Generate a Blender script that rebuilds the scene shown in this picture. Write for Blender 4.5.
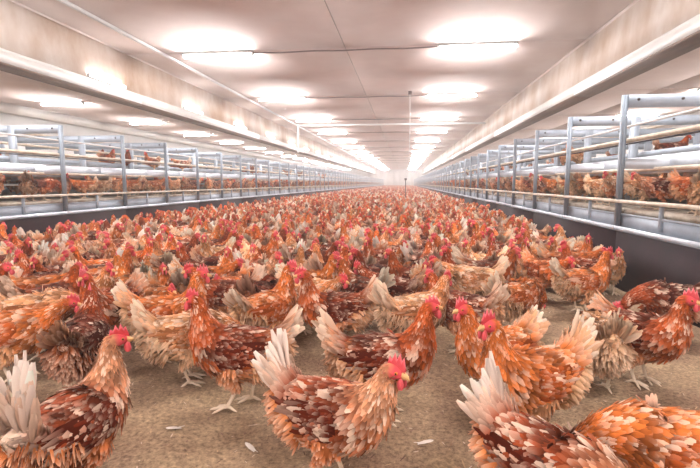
import bpy, math, random
import numpy as np
from mathutils import Matrix, Vector, noise as mnoise

for _o in list(bpy.data.objects):
    bpy.data.objects.remove(_o)
SC = bpy.context.scene
COL = SC.collection
PI = math.pi

# ------------------------------------------------------------------ camera
cam_d = bpy.data.cameras.new('camera'); cam = bpy.data.objects.new('camera', cam_d); COL.objects.link(cam)
cam.location = (0, 0, 0.82)
cam.rotation_euler = (PI / 2 - 0.10878, 0, 0.11655)
cam_d.sensor_width = 36.0; cam_d.lens = 467.0 / 700.0 * 36.0
cam_d.clip_start = 0.02; cam_d.clip_end = 300
SC.camera = cam
# ------------------------------------------------------------------ world: unlit air with thin dust haze inside the closed barn
HAZE = 0.009
W = bpy.data.worlds.new('barn_air'); SC.world = W; W.use_nodes = True
wn = W.node_tree; wn.nodes.clear()
wo = wn.nodes.new('ShaderNodeOutputWorld'); wb = wn.nodes.new('ShaderNodeBackground')
wb.inputs['Color'].default_value = (1, 1, 1, 1); wb.inputs['Strength'].default_value = 0.0
wv = wn.nodes.new('ShaderNodeVolumeScatter'); wv.inputs['Density'].default_value = HAZE
wv.inputs['Anisotropy'].default_value = 0.35; wv.inputs['Color'].default_value = (1.0, 0.95, 0.93, 1)
wn.links.new(wb.outputs[0], wo.inputs['Surface']); wn.links.new(wv.outputs[0], wo.inputs['Volume'])
# ------------------------------------------------------------------ exposure / lamp power
vs = SC.view_settings
vs.view_transform = 'Standard'; vs.look = 'None'; vs.gamma = 1.0; vs.use_curve_mapping = False
vs.exposure = 1.32
LAMP = 88.0            # emission of the ceiling tubes
LAMP_COLOR = (0.98, 0.97, 0.985, 1)
SC.cycles.max_bounces = 7; SC.cycles.diffuse_bounces = 2; SC.cycles.volume_bounces = 1
SC.cycles.transmission_bounces = 2; SC.cycles.glossy_bounces = 2
SC.cycles.sample_clamp_indirect = 6.0
SC.cycles.use_denoising = True
SC.cycles.denoising_prefilter = 'ACCURATE'; SC.cycles.denoising_input_passes = 'RGB_ALBEDO_NORMAL'

# ------------------------------------------------------------------ helpers
RNG = np.random.default_rng(7)
random.seed(11)

def lin(r, g, b):
    c = np.array([r, g, b], float) / 255.0
    return np.where(c <= 0.04045, c / 12.92, ((c + 0.055) / 1.055) ** 2.4)

def tag(o, label=None, cat=None, group=None, kind=None):
    if label: o['label'] = label
    if cat: o['category'] = cat
    if group: o['group'] = group
    if kind: o['kind'] = kind
    return o

class G:
    """collects vertices, faces and vertex colours; makes one mesh"""
    def __init__(s): s.v = []; s.f = []; s.c = []; s.n = 0
    def add(s, v, f, c=(1, 1, 1)):
        v = np.asarray(v, float).reshape(-1, 3)
        c = np.asarray(c, float)
        if c.ndim == 1: c = np.tile(c, (len(v), 1))
        s.v.append(v); s.c.append(c)
        for q in (f if isinstance(f, list) else [f]):
            q = np.asarray(q, int)
            if q.size: s.f.append(q + s.n)
        s.n += len(v); return s
    def box(s, x0, x1, y0, y1, z0, z1, c=(1, 1, 1)):
        v = [(x, y, z) for x in (x0, x1) for y in (y0, y1) for z in (z0, z1)]
        f = [(0, 1, 3, 2), (4, 6, 7, 5), (0, 4, 5, 1), (2, 3, 7, 6), (0, 2, 6, 4), (1, 5, 7, 3)]
        return s.add(v, np.array(f), c)
    def tube(s, pts, rad, sides=8, c=(1, 1, 1), cap=True):
        pts = np.asarray(pts, float); n = len(pts)
        rad = np.broadcast_to(np.asarray(rad, float), (n,))
        T = np.gradient(pts, axis=0); T /= np.linalg.norm(T, axis=1)[:, None] + 1e-9
        ref = np.array([0, 0, 1.0]) if abs(T[:, 2]).mean() < 0.8 else np.array([0, 1.0, 0])
        S = np.cross(T, ref); S /= np.linalg.norm(S, axis=1)[:, None] + 1e-9
        U = np.cross(S, T)
        a = np.arange(sides) * 2 * PI / sides
        ring = pts[:, None] + rad[:, None, None] * (S[:, None] * np.cos(a)[None, :, None] + U[:, None] * np.sin(a)[None, :, None])
        i = np.arange(n - 1)[:, None] * sides; j = np.arange(sides)[None]; k = (j + 1) % sides
        q = np.stack([i + j, i + k, i + sides + k, i + sides + j], -1).reshape(-1, 4)
        v = ring.reshape(-1, 3); fs = [q]
        if cap:
            v = np.vstack([v, pts[:1], pts[-1:]]); jj = np.arange(sides); kk = (jj + 1) % sides
            b = (n - 1) * sides
            fs += [np.stack([kk, jj, np.full(sides, n * sides)], -1), np.stack([b + jj, b + kk, np.full(sides, n * sides + 1)], -1)]
        return s.add(v, fs, c)
    def ball(s, ctr, r, seg=8, rings=6, c=(1, 1, 1)):
        ctr = np.asarray(ctr, float); r = np.broadcast_to(np.asarray(r, float), (3,))
        ph = np.linspace(0, PI, rings + 1)[1:-1]; a = np.arange(seg) * 2 * PI / seg
        v = [(math.sin(p) * math.cos(t), math.sin(p) * math.sin(t), math.cos(p)) for p in ph for t in a]
        v = np.array(v + [(0, 0, 1), (0, 0, -1)]) * r + ctr
        m = len(ph); i = np.arange(m - 1)[:, None] * seg; j = np.arange(seg)[None]; k = (j + 1) % seg
        q = np.stack([i + j, i + seg + j, i + seg + k, i + k], -1).reshape(-1, 4)
        jj = np.arange(seg); kk = (jj + 1) % seg; t0 = m * seg
        return s.add(v, [q, np.stack([jj, kk, np.full(seg, t0)], -1), np.stack([(m - 1) * seg + kk, (m - 1) * seg + jj, np.full(seg, t0 + 1)], -1)], c)
    def arrays(s):
        return np.vstack(s.v), s.f, np.vstack(s.c)
    def join(s, o):
        for q in o.f: s.f.append(q + s.n)
        s.v += o.v; s.c += o.c; s.n += o.n; return s
    def mesh(s, name, mat, smooth=False, color=False):
        V, F, C = s.arrays()
        return mesh_np(name, V, F, C if color else None, mat, smooth)

def mesh_np(name, V, F, C, mat, smooth):
    me = bpy.data.meshes.new(name)
    me.vertices.add(len(V)); me.vertices.foreach_set('co', V.astype(np.float32).ravel())
    loops = np.concatenate([q.ravel() for q in F]).astype(np.int32)
    tot = np.concatenate([np.full(len(q), q.shape[1]) for q in F]).astype(np.int32)
    st = np.concatenate([[0], np.cumsum(tot)[:-1]]).astype(np.int32)
    me.loops.add(len(loops)); me.loops.foreach_set('vertex_index', loops)
    me.polygons.add(len(tot)); me.polygons.foreach_set('loop_start', st); me.polygons.foreach_set('loop_total', tot)
    if smooth: me.polygons.foreach_set('use_smooth', np.ones(len(tot), bool))
    me.update(calc_edges=True); me.validate()
    if C is not None:
        at = me.color_attributes.new('Col', 'FLOAT_COLOR', 'POINT')
        at.data.foreach_set('color', np.hstack([C, np.ones((len(C), 1))]).astype(np.float32).ravel())
    me.materials.append(mat)
    return me

def link(name, me, parent=None, loc=(0, 0, 0), rz=0.0):
    o = bpy.data.objects.new(name, me); COL.objects.link(o); o.location = loc
    if rz: o.rotation_euler = (0, 0, rz)
    if parent: o.parent = parent
    return o

def empty(name, loc=(0, 0, 0), rz=0.0):
    o = bpy.data.objects.new(name, None); COL.objects.link(o); o.location = loc; o.rotation_euler = (0, 0, rz)
    o.empty_display_size = 0.05
    return o

# ------------------------------------------------------------------ materials
def mat(name, color, rough=0.6, metal=0.0, var=0.0, var_col=None, vscale=6.0, bump=0.0, bscale=60.0, spec=0.5, stretch=None):
    m = bpy.data.materials.new(name); m.use_nodes = True
    nt = m.node_tree; b = nt.nodes['Principled BSDF']
    b.inputs['Base Color'].default_value = (*color, 1); b.inputs['Roughness'].default_value = rough
    b.inputs['Metallic'].default_value = metal; b.inputs['Specular IOR Level'].default_value = spec
    tc = nt.nodes.new('ShaderNodeTexCoord'); src = tc.outputs['Object']
    if stretch:
        mp = nt.nodes.new('ShaderNodeMapping'); mp.inputs['Scale'].default_value = stretch
        nt.links.new(src, mp.inputs['Vector']); src = mp.outputs[0]
    if var > 0:
        n = nt.nodes.new('ShaderNodeTexNoise'); n.inputs['Scale'].default_value = vscale; n.inputs['Detail'].default_value = 6
        n.inputs['Roughness'].default_value = 0.65
        nt.links.new(src, n.inputs['Vector'])
        r = nt.nodes.new('ShaderNodeValToRGB')
        vc = var_col if var_col is not None else tuple(np.array(color) * (1 - var))
        r.color_ramp.elements[0].position = 0.35; r.color_ramp.elements[0].color = (*vc, 1)
        r.color_ramp.elements[1].position = 0.65; r.color_ramp.elements[1].color = (*color, 1)
        nt.links.new(n.outputs['Fac'], r.inputs['Fac']); nt.links.new(r.outputs['Color'], b.inputs['Base Color'])
    if bump > 0:
        n2 = nt.nodes.new('ShaderNodeTexNoise'); n2.inputs['Scale'].default_value = bscale; n2.inputs['Detail'].default_value = 4
        nt.links.new(src, n2.inputs['Vector'])
        bp = nt.nodes.new('ShaderNodeBump'); bp.inputs['Strength'].default_value = bump; bp.inputs['Distance'].default_value = 0.01
        nt.links.new(n2.outputs['Fac'], bp.inputs['Height']); nt.links.new(bp.outputs['Normal'], b.inputs['Normal'])
    return m

def color_mat(name, rough, spec=0.3, sheen=0.0, bump=0.0, bscale=250, sss=0.0):
    """vertex colour times the object's own colour"""
    m = bpy.data.materials.new(name); m.use_nodes = True
    nt = m.node_tree; b = nt.nodes['Principled BSDF']
    at = nt.nodes.new('ShaderNodeAttribute'); at.attribute_name = 'Col'
    oi = nt.nodes.new('ShaderNodeObjectInfo')
    mx = nt.nodes.new('ShaderNodeMix'); mx.data_type = 'RGBA'; mx.blend_type = 'MULTIPLY'; mx.inputs['Factor'].default_value = 1
    nt.links.new(at.outputs['Color'], mx.inputs['A']); nt.links.new(oi.outputs['Color'], mx.inputs['B'])
    nt.links.new(mx.outputs['Result'], b.inputs['Base Color'])
    b.inputs['Roughness'].default_value = rough; b.inputs['Specular IOR Level'].default_value = spec
    if sheen: b.inputs['Sheen Weight'].default_value = sheen; b.inputs['Sheen Roughness'].default_value = 0.5
    if sss:
        b.inputs['Subsurface Weight'].default_value = sss; b.inputs['Subsurface Scale'].default_value = 0.01
    if bump:
        tc = nt.nodes.new('ShaderNodeTexCoord'); n2 = nt.nodes.new('ShaderNodeTexNoise'); n2.inputs['Scale'].default_value = bscale
        nt.links.new(tc.outputs['Object'], n2.inputs['Vector'])
        bp = nt.nodes.new('ShaderNodeBump'); bp.inputs['Strength'].default_value = bump; bp.inputs['Distance'].default_value = 0.003
        nt.links.new(n2.outputs['Fac'], bp.inputs['Height']); nt.links.new(bp.outputs['Normal'], b.inputs['Normal'])
    return m

def emit_mat(name, color, strength):
    m = bpy.data.materials.new(name); m.use_nodes = True
    b = m.node_tree.nodes['Principled BSDF']
    b.inputs['Base Color'].default_value = (0.8, 0.8, 0.8, 1)
    b.inputs['Emission Color'].default_value = color; b.inputs['Emission Strength'].default_value = strength
    return m

M = dict(
    ceiling=mat('ceiling_panel_paint', lin(230, 213, 206), 0.9, var=0.2, var_col=lin(216, 196, 188), vscale=0.5, bump=0.05, bscale=30, spec=0.1),
    slab=mat('ceiling_slab', lin(120, 105, 100), 0.8, var=0.2),
    bulk=mat('stained_bulkhead_board', lin(226, 214, 204), 0.6, var=0.3, var_col=lin(190, 158, 130), vscale=0.9, bump=0.08, bscale=40, stretch=(1, 1, 0.5)),
    beam=mat('white_painted_beam', lin(232, 226, 220), 0.5, var=0.1, vscale=2),
    wood=mat('brown_raw_wood', lin(112, 84, 64), 0.7, var=0.3, var_col=lin(90, 66, 50), vscale=3, bump=0.1, stretch=(8, 0.4, 8)),
    wall=mat('white_barn_wall', lin(232, 228, 224), 0.6, var=0.1, vscale=0.7),
    galv=mat('galvanised_steel', lin(178, 188, 200), 0.5, 0.2, var=0.16, vscale=9, spec=0.5),
    galv_dull=mat('dull_galvanised_post', lin(140, 150, 160), 0.5, 0.3, var=0.2, vscale=9),
    galv_bright=mat('bright_steel_edge', lin(222, 228, 236), 0.35, 0.3, var=0.12, vscale=14),
    dark=mat('dark_plastic_kickboard', lin(46, 28, 33), 0.8, var=0.35, var_col=lin(32, 20, 25), vscale=5, bump=0.05, spec=0.2),
    cream=mat('cream_perch_tube', lin(228, 214, 196), 0.5, var=0.2, var_col=lin(196, 176, 152), vscale=8),
    belt=mat('white_manure_belt', lin(214, 212, 208), 0.5, var=0.2, var_col=lin(178, 164, 150), vscale=3),
    deck=mat('slatted_deck_plastic', lin(196, 184, 168), 0.7, var=0.3, var_col=lin(150, 130, 110), vscale=8, bump=0.2),
    housing=mat('lamp_housing_plastic', lin(200, 198, 196), 0.5, var=0.05),
    cable=mat('grey_cable', lin(120, 100, 96), 0.6, var=0.1),
    pipe=mat('white_plastic_pipe', lin(238, 236, 234), 0.4, var=0.05),
    black=mat('dark_rubber', lin(54, 50, 52), 0.5, var=0.1),
    tube=emit_mat('lit_tube', LAMP_COLOR, LAMP),
    strip=emit_mat('lit_strip_tube', LAMP_COLOR, LAMP * 0.11),
    feather=color_mat('hen_feathers', 0.7, 0.06, sheen=0.0),
    skin=color_mat('hen_comb_skin', 0.42, 0.4, bump=0.25, sss=0.12),
    horn=color_mat('hen_leg_scale', 0.5, 0.4, bump=0.15),
    flock=color_mat('flock_feathers', 0.7, 0.06, sheen=0.0),
    bits=color_mat('litter_bits', 0.8, 0.2),
)
def floor_mat():
    m = bpy.data.materials.new('litter_floor'); m.use_nodes = True
    nt = m.node_tree; b = nt.nodes['Principled BSDF']; b.inputs['Roughness'].default_value = 0.95
    b.inputs['Specular IOR Level'].default_value = 0.15
    tc = nt.nodes.new('ShaderNodeTexCoord')
    def nz(scale, det, rough=0.6):
        n = nt.nodes.new('ShaderNodeTexNoise'); n.inputs['Scale'].default_value = scale; n.inputs['Detail'].default_value = det
        n.inputs['Roughness'].default_value = rough; nt.links.new(tc.outputs['Object'], n.inputs['Vector']); return n
    a, c, d = nz(2.2, 5), nz(70, 6, 0.75), nz(220, 3)
    r1 = nt.nodes.new('ShaderNodeValToRGB'); r1.color_ramp.elements[0].position = 0.35; r1.color_ramp.elements[1].position = 0.68
    r1.color_ramp.elements[0].color = (*lin(164, 132, 110), 1); r1.color_ramp.elements[1].color = (*lin(206, 178, 144), 1)
    nt.links.new(a.outputs['Fac'], r1.inputs['Fac'])
    r2 = nt.nodes.new('ShaderNodeValToRGB'); r2.color_ramp.elements[0].position = 0.36; r2.color_ramp.elements[1].position = 0.66
    r2.color_ramp.elements[0].color = (0.34, 0.31, 0.30, 1); r2.color_ramp.elements[1].color = (1.25, 1.22, 1.15, 1)
    nt.links.new(c.outputs['Fac'], r2.inputs['Fac'])
    mx = nt.nodes.new('ShaderNodeMix'); mx.data_type = 'RGBA'; mx.blend_type = 'MULTIPLY'; mx.inputs['Factor'].default_value = 0.85
    nt.links.new(r1.outputs['Color'], mx.inputs['A']); nt.links.new(r2.outputs['Color'], mx.inputs['B'])
    nt.links.new(mx.outputs['Result'], b.inputs['Base Color'])
    ad = nt.nodes.new('ShaderNodeMath'); ad.operation = 'MULTIPLY_ADD'; ad.inputs[1].default_value = 0.4
    nt.links.new(d.outputs['Fac'], ad.inputs[0]); nt.links.new(c.outputs['Fac'], ad.inputs[2])
    bp = nt.nodes.new('ShaderNodeBump'); bp.inputs['Strength'].default_value = 0.7; bp.inputs['Distance'].default_value = 0.012
    nt.links.new(ad.outputs[0], bp.inputs['Height']); nt.links.new(bp.outputs['Normal'], b.inputs['Normal'])
    return m
M['floor'] = floor_mat()

# ------------------------------------------------------------------ the barn shell
XC = -1.18                      # centre line of the aisle
XL, XR = -4.05, 1.69            # aisle fronts of the two aviaries
ZC = 3.42                       # ceiling
WX0, WX1 = -13.2, 10.84
Y0, Y1 = -30.5, 92.0

def grad(lo, hi, a, b, fine, coarse):
    x = [a]
    while x[-1] < b: x.append(x[-1] + fine)
    s = fine; y = x[-1]
    while y < hi: s = min(s * 1.25, coarse); y += s; x.append(min(y, hi))
    s = fine; y = a; left = []
    while y > lo: s = min(s * 1.25, coarse); y -= s; left.append(max(y, lo))
    return np.array(left[::-1] + x)
gx = grad(WX0, WX1, -2.2, 1.7, 0.03, 2.0); gy = grad(Y0, Y1, 0.9, 3.6, 0.03, 3.0)
def ground_z(x, y):
    return 0.010 * mnoise.noise((x * 5, y * 5, 0.3)) + 0.006 * mnoise.noise((x * 14, y * 14, 1.7)) - 0.008
fv = np.array([(x, y, ground_z(x, y)) for y in gy for x in gx])
nx = len(gx); ii = np.arange(len(gy) - 1)[:, None] * nx; jj = np.arange(nx - 1)[None]
fq = np.stack([ii + jj, ii + jj + 1, ii + nx + jj + 1, ii + nx + jj], -1).reshape(-1, 4)
floor = link('floor', mesh_np('floor', fv, [fq], None, M['floor'], True)); tag(floor, 'brown litter floor strewn with straw and droppings', kind='structure')

for nm, (x0, x1, y0, y1), lab in (('wall_left', (WX0 - .15, WX0, Y0, Y1), 'white outer wall behind the left aviary'),
                                  ('wall_right', (WX1, WX1 + .15, Y0, Y1), 'white outer wall behind the right aviary'),
                                  ('wall_back', (WX0, WX1, Y0 - .15, Y0), 'white end wall behind the viewer')):
    tag(link(nm, G().box(x0, x1, y0, y1, -0.03, ZC).mesh(nm, M['wall'])), lab, kind='structure')
wf = tag(link('wall_front', G().box(WX0, WX1, Y1, Y1 + .15, -0.03, ZC).mesh('wall_front', M['wall'])), 'pale far end wall of vertical panels, lost in haze', kind='structure')
pm = G().box(-0.59, 0.59, -0.03, 0, 0, ZC - 0.35).mesh('wall_panel', M['wall'])
for k in range(12):
    link('wall_panel', pm, wf, (XC - 6.6 + k * 1.2, Y1, 0.02))
ceil = tag(link('ceiling', G().box(WX0, WX1, Y0, Y1, ZC + 0.012, ZC + 0.12).mesh('ceiling', M['slab'])), 'low white panelled barn ceiling with stained patches', kind='structure')
seams = [WX0, -9.4, XC - 4.42, XC, XC + 4.42, 7.0, WX1]
ys = [9.27 + 4.95 * k for k in range(-9, 17)]        # the panel joints run through the lamp rows
for a, b in zip(seams[:-1], seams[1:]):
    pm = G().box(a + 0.006, b - 0.006, 0.004, 4.946, ZC, ZC + 0.012).mesh('ceiling_panel', M['ceiling'])
    for y in ys: link('ceiling_panel', pm, ceil, (0, y, 0))
# bulkheads and beams running along both aviaries
for sgn, nm in ((-1, 'trim_1'), (1, 'trim_2')):
    side = 'left' if sgn < 0 else 'right'
    x = XC + sgn * 4.33
    g = G(); t = 0.05
    xs = [x + sgn * 0.10, x + sgn * 0.16]
    v = []
    for y in (Y0, Y1):
        v += [(xs[0], y, 2.66), (xs[1], y, ZC), (xs[1] + sgn * t, y, ZC), (xs[0] + sgn * t, y, 2.66)]
    g.add(v, [np.array([(0, 1, 5, 4), (1, 2, 6, 5), (2, 3, 7, 6), (3, 0, 4, 7), (0, 3, 2, 1), (4, 5, 6, 7)])])
    bh = tag(link('bulkhead_' + side, g.mesh('bulkhead', M['bulk'])), 'stained beige bulkhead board above the %s beam' % side, kind='structure')
    bl = 8.0
    gb = G().box(min(x, x + sgn * 0.3), max(x, x + sgn * 0.3), 0.004, bl - 0.004, 2.47, 2.62)
    gb.box(min(x + sgn * 0.03, x + sgn * 0.3), max(x + sgn * 0.03, x + sgn * 0.3), 0.004, bl - 0.004, 2.62, 2.665)
    mb = gb.mesh('beam_casing', M['beam'])
    mu = G().box(min(x + sgn * .004, x + sgn * 0.34), max(x + sgn * .004, x + sgn * 0.34), 0.004, bl - 0.004, 2.44, 2.47).mesh('soffit_board', M['wood'])
    tr = tag(link(nm, G().box(min(x + sgn * .05, x + sgn * .28), max(x + sgn * .05, x + sgn * .28), Y0, Y1, 2.48, 2.6).mesh(nm, M['wood'])),
             'long white beam with brown underside above the %s aviary' % side, kind='structure')
    for y in np.arange(Y0, Y1, bl):
        link('beam_casing', mb, tr, (0, y, 0)); link('soffit_board', mu, tr, (0, y, 0))
# cornice on the left outer wall
tag(link('trim_3', G().box(WX0, WX0 + 0.25, Y0, Y1, 3.12, ZC - .001).mesh('trim', M['beam'])), 'white boxed cornice along the left outer wall', kind='structure')
tag(link('trim_4', G().box(WX1 - 0.25, WX1, Y0, Y1, 3.12, ZC - .001).mesh('trim', M['beam'])), 'white boxed cornice along the right outer wall', kind='structure')

# ------------------------------------------------------------------ lamps
TL = 1.40
hm = G().box(-TL / 2 - .03, TL / 2 + .03, -0.052, 0.052, 0.004, 0.060).mesh('lamp_housing', M['housing'])
_a = np.linspace(PI, 2 * PI, 7); _v = [(x_, 0.046 * math.cos(q_), 0.05 * math.sin(q_) + .003) for x_ in (-TL / 2, TL / 2) for q_ in _a]
tm = G().add(_v, np.array([(k_, k_ + 1, k_ + 8, k_ + 7) for k_ in range(6)])).mesh('tube', M['tube'], True)
em = G().tube([(-.03, 0, 0), (.0, 0, 0)], 0.049, 14).mesh('end_cap', M['housing'], True)
def lamp(x, y, z, rz, label, group, hang=True):
    r = empty('tube_lamp', (x, y, z), rz); tag(r, label, 'lamp', group)
    link('lamp_housing', hm, r); link('tube', tm, r)
    link('end_cap', em, r, (-TL / 2, 0, 0)); link('end_cap', em, r, (TL / 2 + .03, 0, 0))
    return r
ordn = ['first', 'second', 'third', 'fourth', 'fifth', 'sixth', 'seventh', 'eighth', 'ninth', 'tenth']
LY = [9.27 + 4.95 * k for k in range(-7, 17)]
for col, (x, row) in enumerate(((-3.74, 'left ceiling row over the aisle'), (1.31, 'right ceiling row over the aisle'), (-11.0, 'ceiling row over the left aviary'), (8.7, 'ceiling row over the right aviary'))):
    for k, y in enumerate(LY):
        n = k - 7
        first_seen = 0 if col < 2 else 1
        nn = n - first_seen
        if 0 <= nn < 10:
            lab = '%s nearest glowing tube lamp in the %s' % (ordn[nn], row)
        elif nn < 0:
            lab = 'glowing tube lamp overhead, outside the view, in the %s' % row
        else:
            lab = 'far glowing tube lamp, small and close packed, in the %s' % row
        lamp(x, y, ZC - 0.06, 0, lab, 'tube lamps in the ' + row)
sh_m = G().box(-.56, .56, -.028, .028, 0, .03).box(-.56, -.54, -.025, .025, .03, .085).box(.54, .56, -.025, .025, .03, .085).mesh('lamp_housing', M['housing'])
st_m = G().tube([(-.54, 0, .058), (.54, 0, .058)], .02, 10).mesh('tube', M['strip'], True)
for k in range(-2, 22):
    y = 8.45 + 3.6 * k
    lab = ('%s nearest lengthwise tube lamp along the top of the left beam' % ordn[k]) if 0 <= k < 8 else 'lengthwise tube lamp far along or behind view on the left beam'
    r = empty('tube_lamp', (XC - 4.33 - .062, y, 2.665), PI / 2); tag(r, lab, 'lamp', 'lengthwise tube lamps on the left beam')
    link('lamp_housing', sh_m, r); link('tube', st_m, r)
# cables from lamp to lamp across the aisle ceiling
for k, y in enumerate(LY):
    pts = [(x, y + 0.0, ZC - 0.045 - 0.012 * math.sin((x + 3.0) / 3.6 * PI * 3) ** 2) for x in np.linspace(-3.02, 0.6, 19)]
    n = k - 7
    lab = ('grey cable strung between the %s nearest pair of aisle lamps' % ordn[n]) if 0 <= n < 8 else 'grey cable strung between a far pair of aisle lamps'
    tag(link('lamp_cable', G().tube(pts, 0.014, 6).mesh('lamp_cable', M['cable'], True)), lab, 'cable', 'cables between the aisle lamps')
# ceiling conduit, cross pipe and drop
tag(link('ceiling_conduit', G().box(-4.89, -4.84, Y0 + .1, Y1 - .1, ZC - 0.05, ZC).mesh('ceiling_conduit', M['pipe'])), 'long thin white conduit running down the ceiling on the left', 'conduit')
wp = empty('water_pipe', (-4.68, 20.4, 2.15)); tag(wp, 'white pipe dropping from the ceiling and crossing the aisle', 'pipe')
link('drop_pipe', G().tube([(0, 0, 0), (0, 0, 1.2)], 0.045, 10).mesh('drop_pipe', M['pipe'], True), wp)
link('cross_pipe', G().tube([(-.04, 0, 1.16), (8.0, 0, 1.16)], 0.04, 10).mesh('cross_pipe', M['pipe'], True), wp)
link('elbow', G().ball((0, 0, 1.16), 0.06, 10, 8).mesh('elbow', M['pipe'], True), wp)
hc = empty('hanging_cord', (0.11, 13.8, 1.3)); tag(hc, 'thin pale cord hanging from a small ceiling box', 'cord')
link('cord', G().tube([(0, 0, 0), (0.01, 0, 1.0), (0, 0, 2.04)], 0.010, 6).mesh('cord', M['pipe'], True), hc)
link('ceiling_box', G().box(-.05, .05, -.06, .06, 2.03, 2.12).mesh('ceiling_box', M['cable']), hc)
link('weight', G().ball((0, 0, 0.0), 0.03, 8, 6).mesh('weight', M['pipe'], True), hc)
po = empty('marker_pole', (0.02, 16.0, 0)); tag(po, 'thin dark pole standing up out of the distant flock', 'pole')
link('pole', G().tube([(0, 0, -0.01), (0, 0, 0.93)], 0.014, 8).mesh('pole', M['black'], True), po)
link('pole_head', G().box(-.04, .04, -.03, .03, 0.92, 0.98).mesh('pole_head', M['black']), po)
link('pole_foot', G().box(-.12, .12, -.12, .12, -0.01, 0.02).mesh('pole_foot', M['black']), po)

# ------------------------------------------------------------------ the two aviaries
SP = 1.222
DECK = 0.61
UP = 1.03
def aviary(side):
    s = 1 if side == 'right' else -1
    X = XR if s > 0 else XL
    y_first = 3.96 - SP * 6 if s > 0 else 5.19 - SP * 7
    root = empty('aviary_rack', (X, 0, 0))
    tag(root, 'galvanised tiered aviary rack with perches along the %s side of the aisle' % side, 'aviary rack')
    def bx(g, u0, u1, y0, y1, z0, z1): return g.box(min(s * u0, s * u1), max(s * u0, s * u1), y0, y1, z0, z1)
    nb = int((Y1 - 0.5 - y_first) / SP)
    post = bx(bx(bx(G(), -0.012, 0.002, -.018, .018, 0.455, 1.50), 0.002, 0.026, -.018, -.013, 0.455, 1.50), .002, .026, .013, .018, .455, 1.50).mesh('post', M['galv_dull'])
    ip = bx(G(), 0.60, 0.68, -.02, .02, DECK, 1.50).mesh('inner_post', M['galv'])
    ip2 = bx(G(), 1.90, 1.98, -.02, .02, DECK, 1.50).mesh('inner_post', M['galv'])
    tp = bx(bx(G(), 0.0, 2.6, -.012, .0, 1.405, 1.50), 0, 2.6, -.012, .03, 1.495, 1.502).mesh('top_plate', M['galv'])
    for uu in (0.12, 0.5, 1.1, 1.7):   # bolts in the plate belong to it
        pass
    cb = bx(G(), 0.03, 2.5, -.010, .010, UP - 0.10, UP - 0.02).mesh('cross_beam', M['galv_bright'])
    stub = bx(G(), 0.010, 0.03, -.014, .014, 0.49, 0.665).mesh('stub_post', M['galv'])
    bolt = G().tube([(0, -.022, 0), (0, -.010, 0)], 0.011, 8).mesh('bolt', M['black'])
    kb = bx(G(), 0.0, 0.025, 0.004, SP * 2 - .004, -0.02, 0.45).mesh('kickboard', M['dark'])
    bay = SP
    lip = bx(bx(G(), -0.02, 0.03, 0.002, bay - .002, 0.445, 0.462), -0.02, -0.014, .002, bay - .002, 0.445, 0.482).mesh('ledge_lip', M['galv_bright'])
    sheet = bx(bx(G(), 0.03, 0.036, .002, bay - .002, 0.462, 0.575), 0.02, 0.036, .002, bay - .002, 0.565, 0.580).mesh('ledge_sheet', M['galv'])
    rail = bx(G(), -0.016, 0.022, .002, bay - .002, 0.664, 0.690).mesh('front_rail', M['cream'])
    deck = G()
    for k in range(8): bx(deck, 0.05 + k * 0.3, 0.05 + k * 0.3 + 0.285, .006, bay - .006, DECK - 0.035, DECK)
    deck = deck.mesh('deck_grid', M['deck'])
    udeck = G()
    for k in range(6): bx(udeck, 0.42 + k * 0.3, 0.42 + k * 0.3 + 0.285, .006, bay - .006, UP - 0.02, UP)
    udeck = udeck.mesh('upper_deck', M['deck'])
    belt = bx(G(), 0.40, 2.3, .006, bay - .006, UP - 0.14, UP - 0.125).mesh('manure_belt', M['belt'])
    edge = bx(G(), 0.36, 0.39, .004, bay - .004, UP - 0.13, UP + 0.015).mesh('belt_edge', M['galv_bright'])
    for b in range(nb):
        y = y_first + b * SP
        near = y < 24
        link('post', post, root, (0, y, 0)); link('top_plate', tp, root, (0, y, 0))
        link('cross_beam', cb, root, (0, y, 0)); link('inner_post', ip, root, (0, y, 0)); link('inner_post', ip2, root, (0, y, 0))
        link('ledge_lip', lip, root, (0, y, 0)); link('ledge_sheet', sheet, root, (0, y, 0)); link('front_rail', rail, root, (0, y, 0))
        link('deck_grid', deck, root, (0, y, 0)); link('upper_deck', udeck, root, (0, y, 0))
        link('manure_belt', belt, root, (0, y, 0)); link('belt_edge', edge, root, (0, y, 0))
        if near:
            link('stub_post', stub, root, (0, y + SP / 2, 0))
            for uu in (0.10, 0.42, 1.0): link('bolt', bolt, root, (s * uu, y, 1.465))
        if b % 2 == 0: link('kickboard', kb, root, (0, y, 0))
    ya, yb = y_first, Y1 - 1
    def run(nm, u, z, r, m):
        ps = [(s * u, y, z) for y in np.linspace(ya, yb, 40)]
        link(nm, G().tube(ps, r, 10).mesh(nm, M[m], True), root)
    run('perch_tube', 0.07, 1.155, 0.019, 'cream')
    run('perch_tube', 0.26, 0.93, 0.017, 'cream')
    run('perch_tube', 0.70, 0.86, 0.017, 'cream')
    run('perch_tube', 0.95, 1.32, 0.017, 'cream')
    run('perch_tube', 1.60, 1.56, 0.019, 'cream')
    run('water_line', 0.52, 1.38, 0.012, 'pipe')
    run('water_line', 0.45, 0.80, 0.012, 'pipe')
    tr = bx(bx(bx(G(), 0.80, 0.95, ya, yb, 1.08, 1.09), 0.80, 0.806, ya, yb, 1.09, 1.15), .944, .95, ya, yb, 1.09, 1.15)
    link('feed_trough', tr.mesh('feed_trough', M['galv']), root)
    tr = bx(bx(bx(G(), 1.02, 1.17, ya, yb, .70, .71), 1.02, 1.026, ya, yb, .71, .77), 1.164, 1.17, ya, yb, .71, .77)
    link('feed_trough', tr.mesh('feed_trough', M['galv']), root)
    link('perch_clip', bx(G(), 0.03, 0.045, ya, yb, 1.118, 1.128).mesh('perch_clip', M['black']), root)
    link('back_sheet', bx(G(), 2.55, 2.56, ya, yb, 0.0, 1.35).mesh('back_sheet', M['belt']), root)
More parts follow.
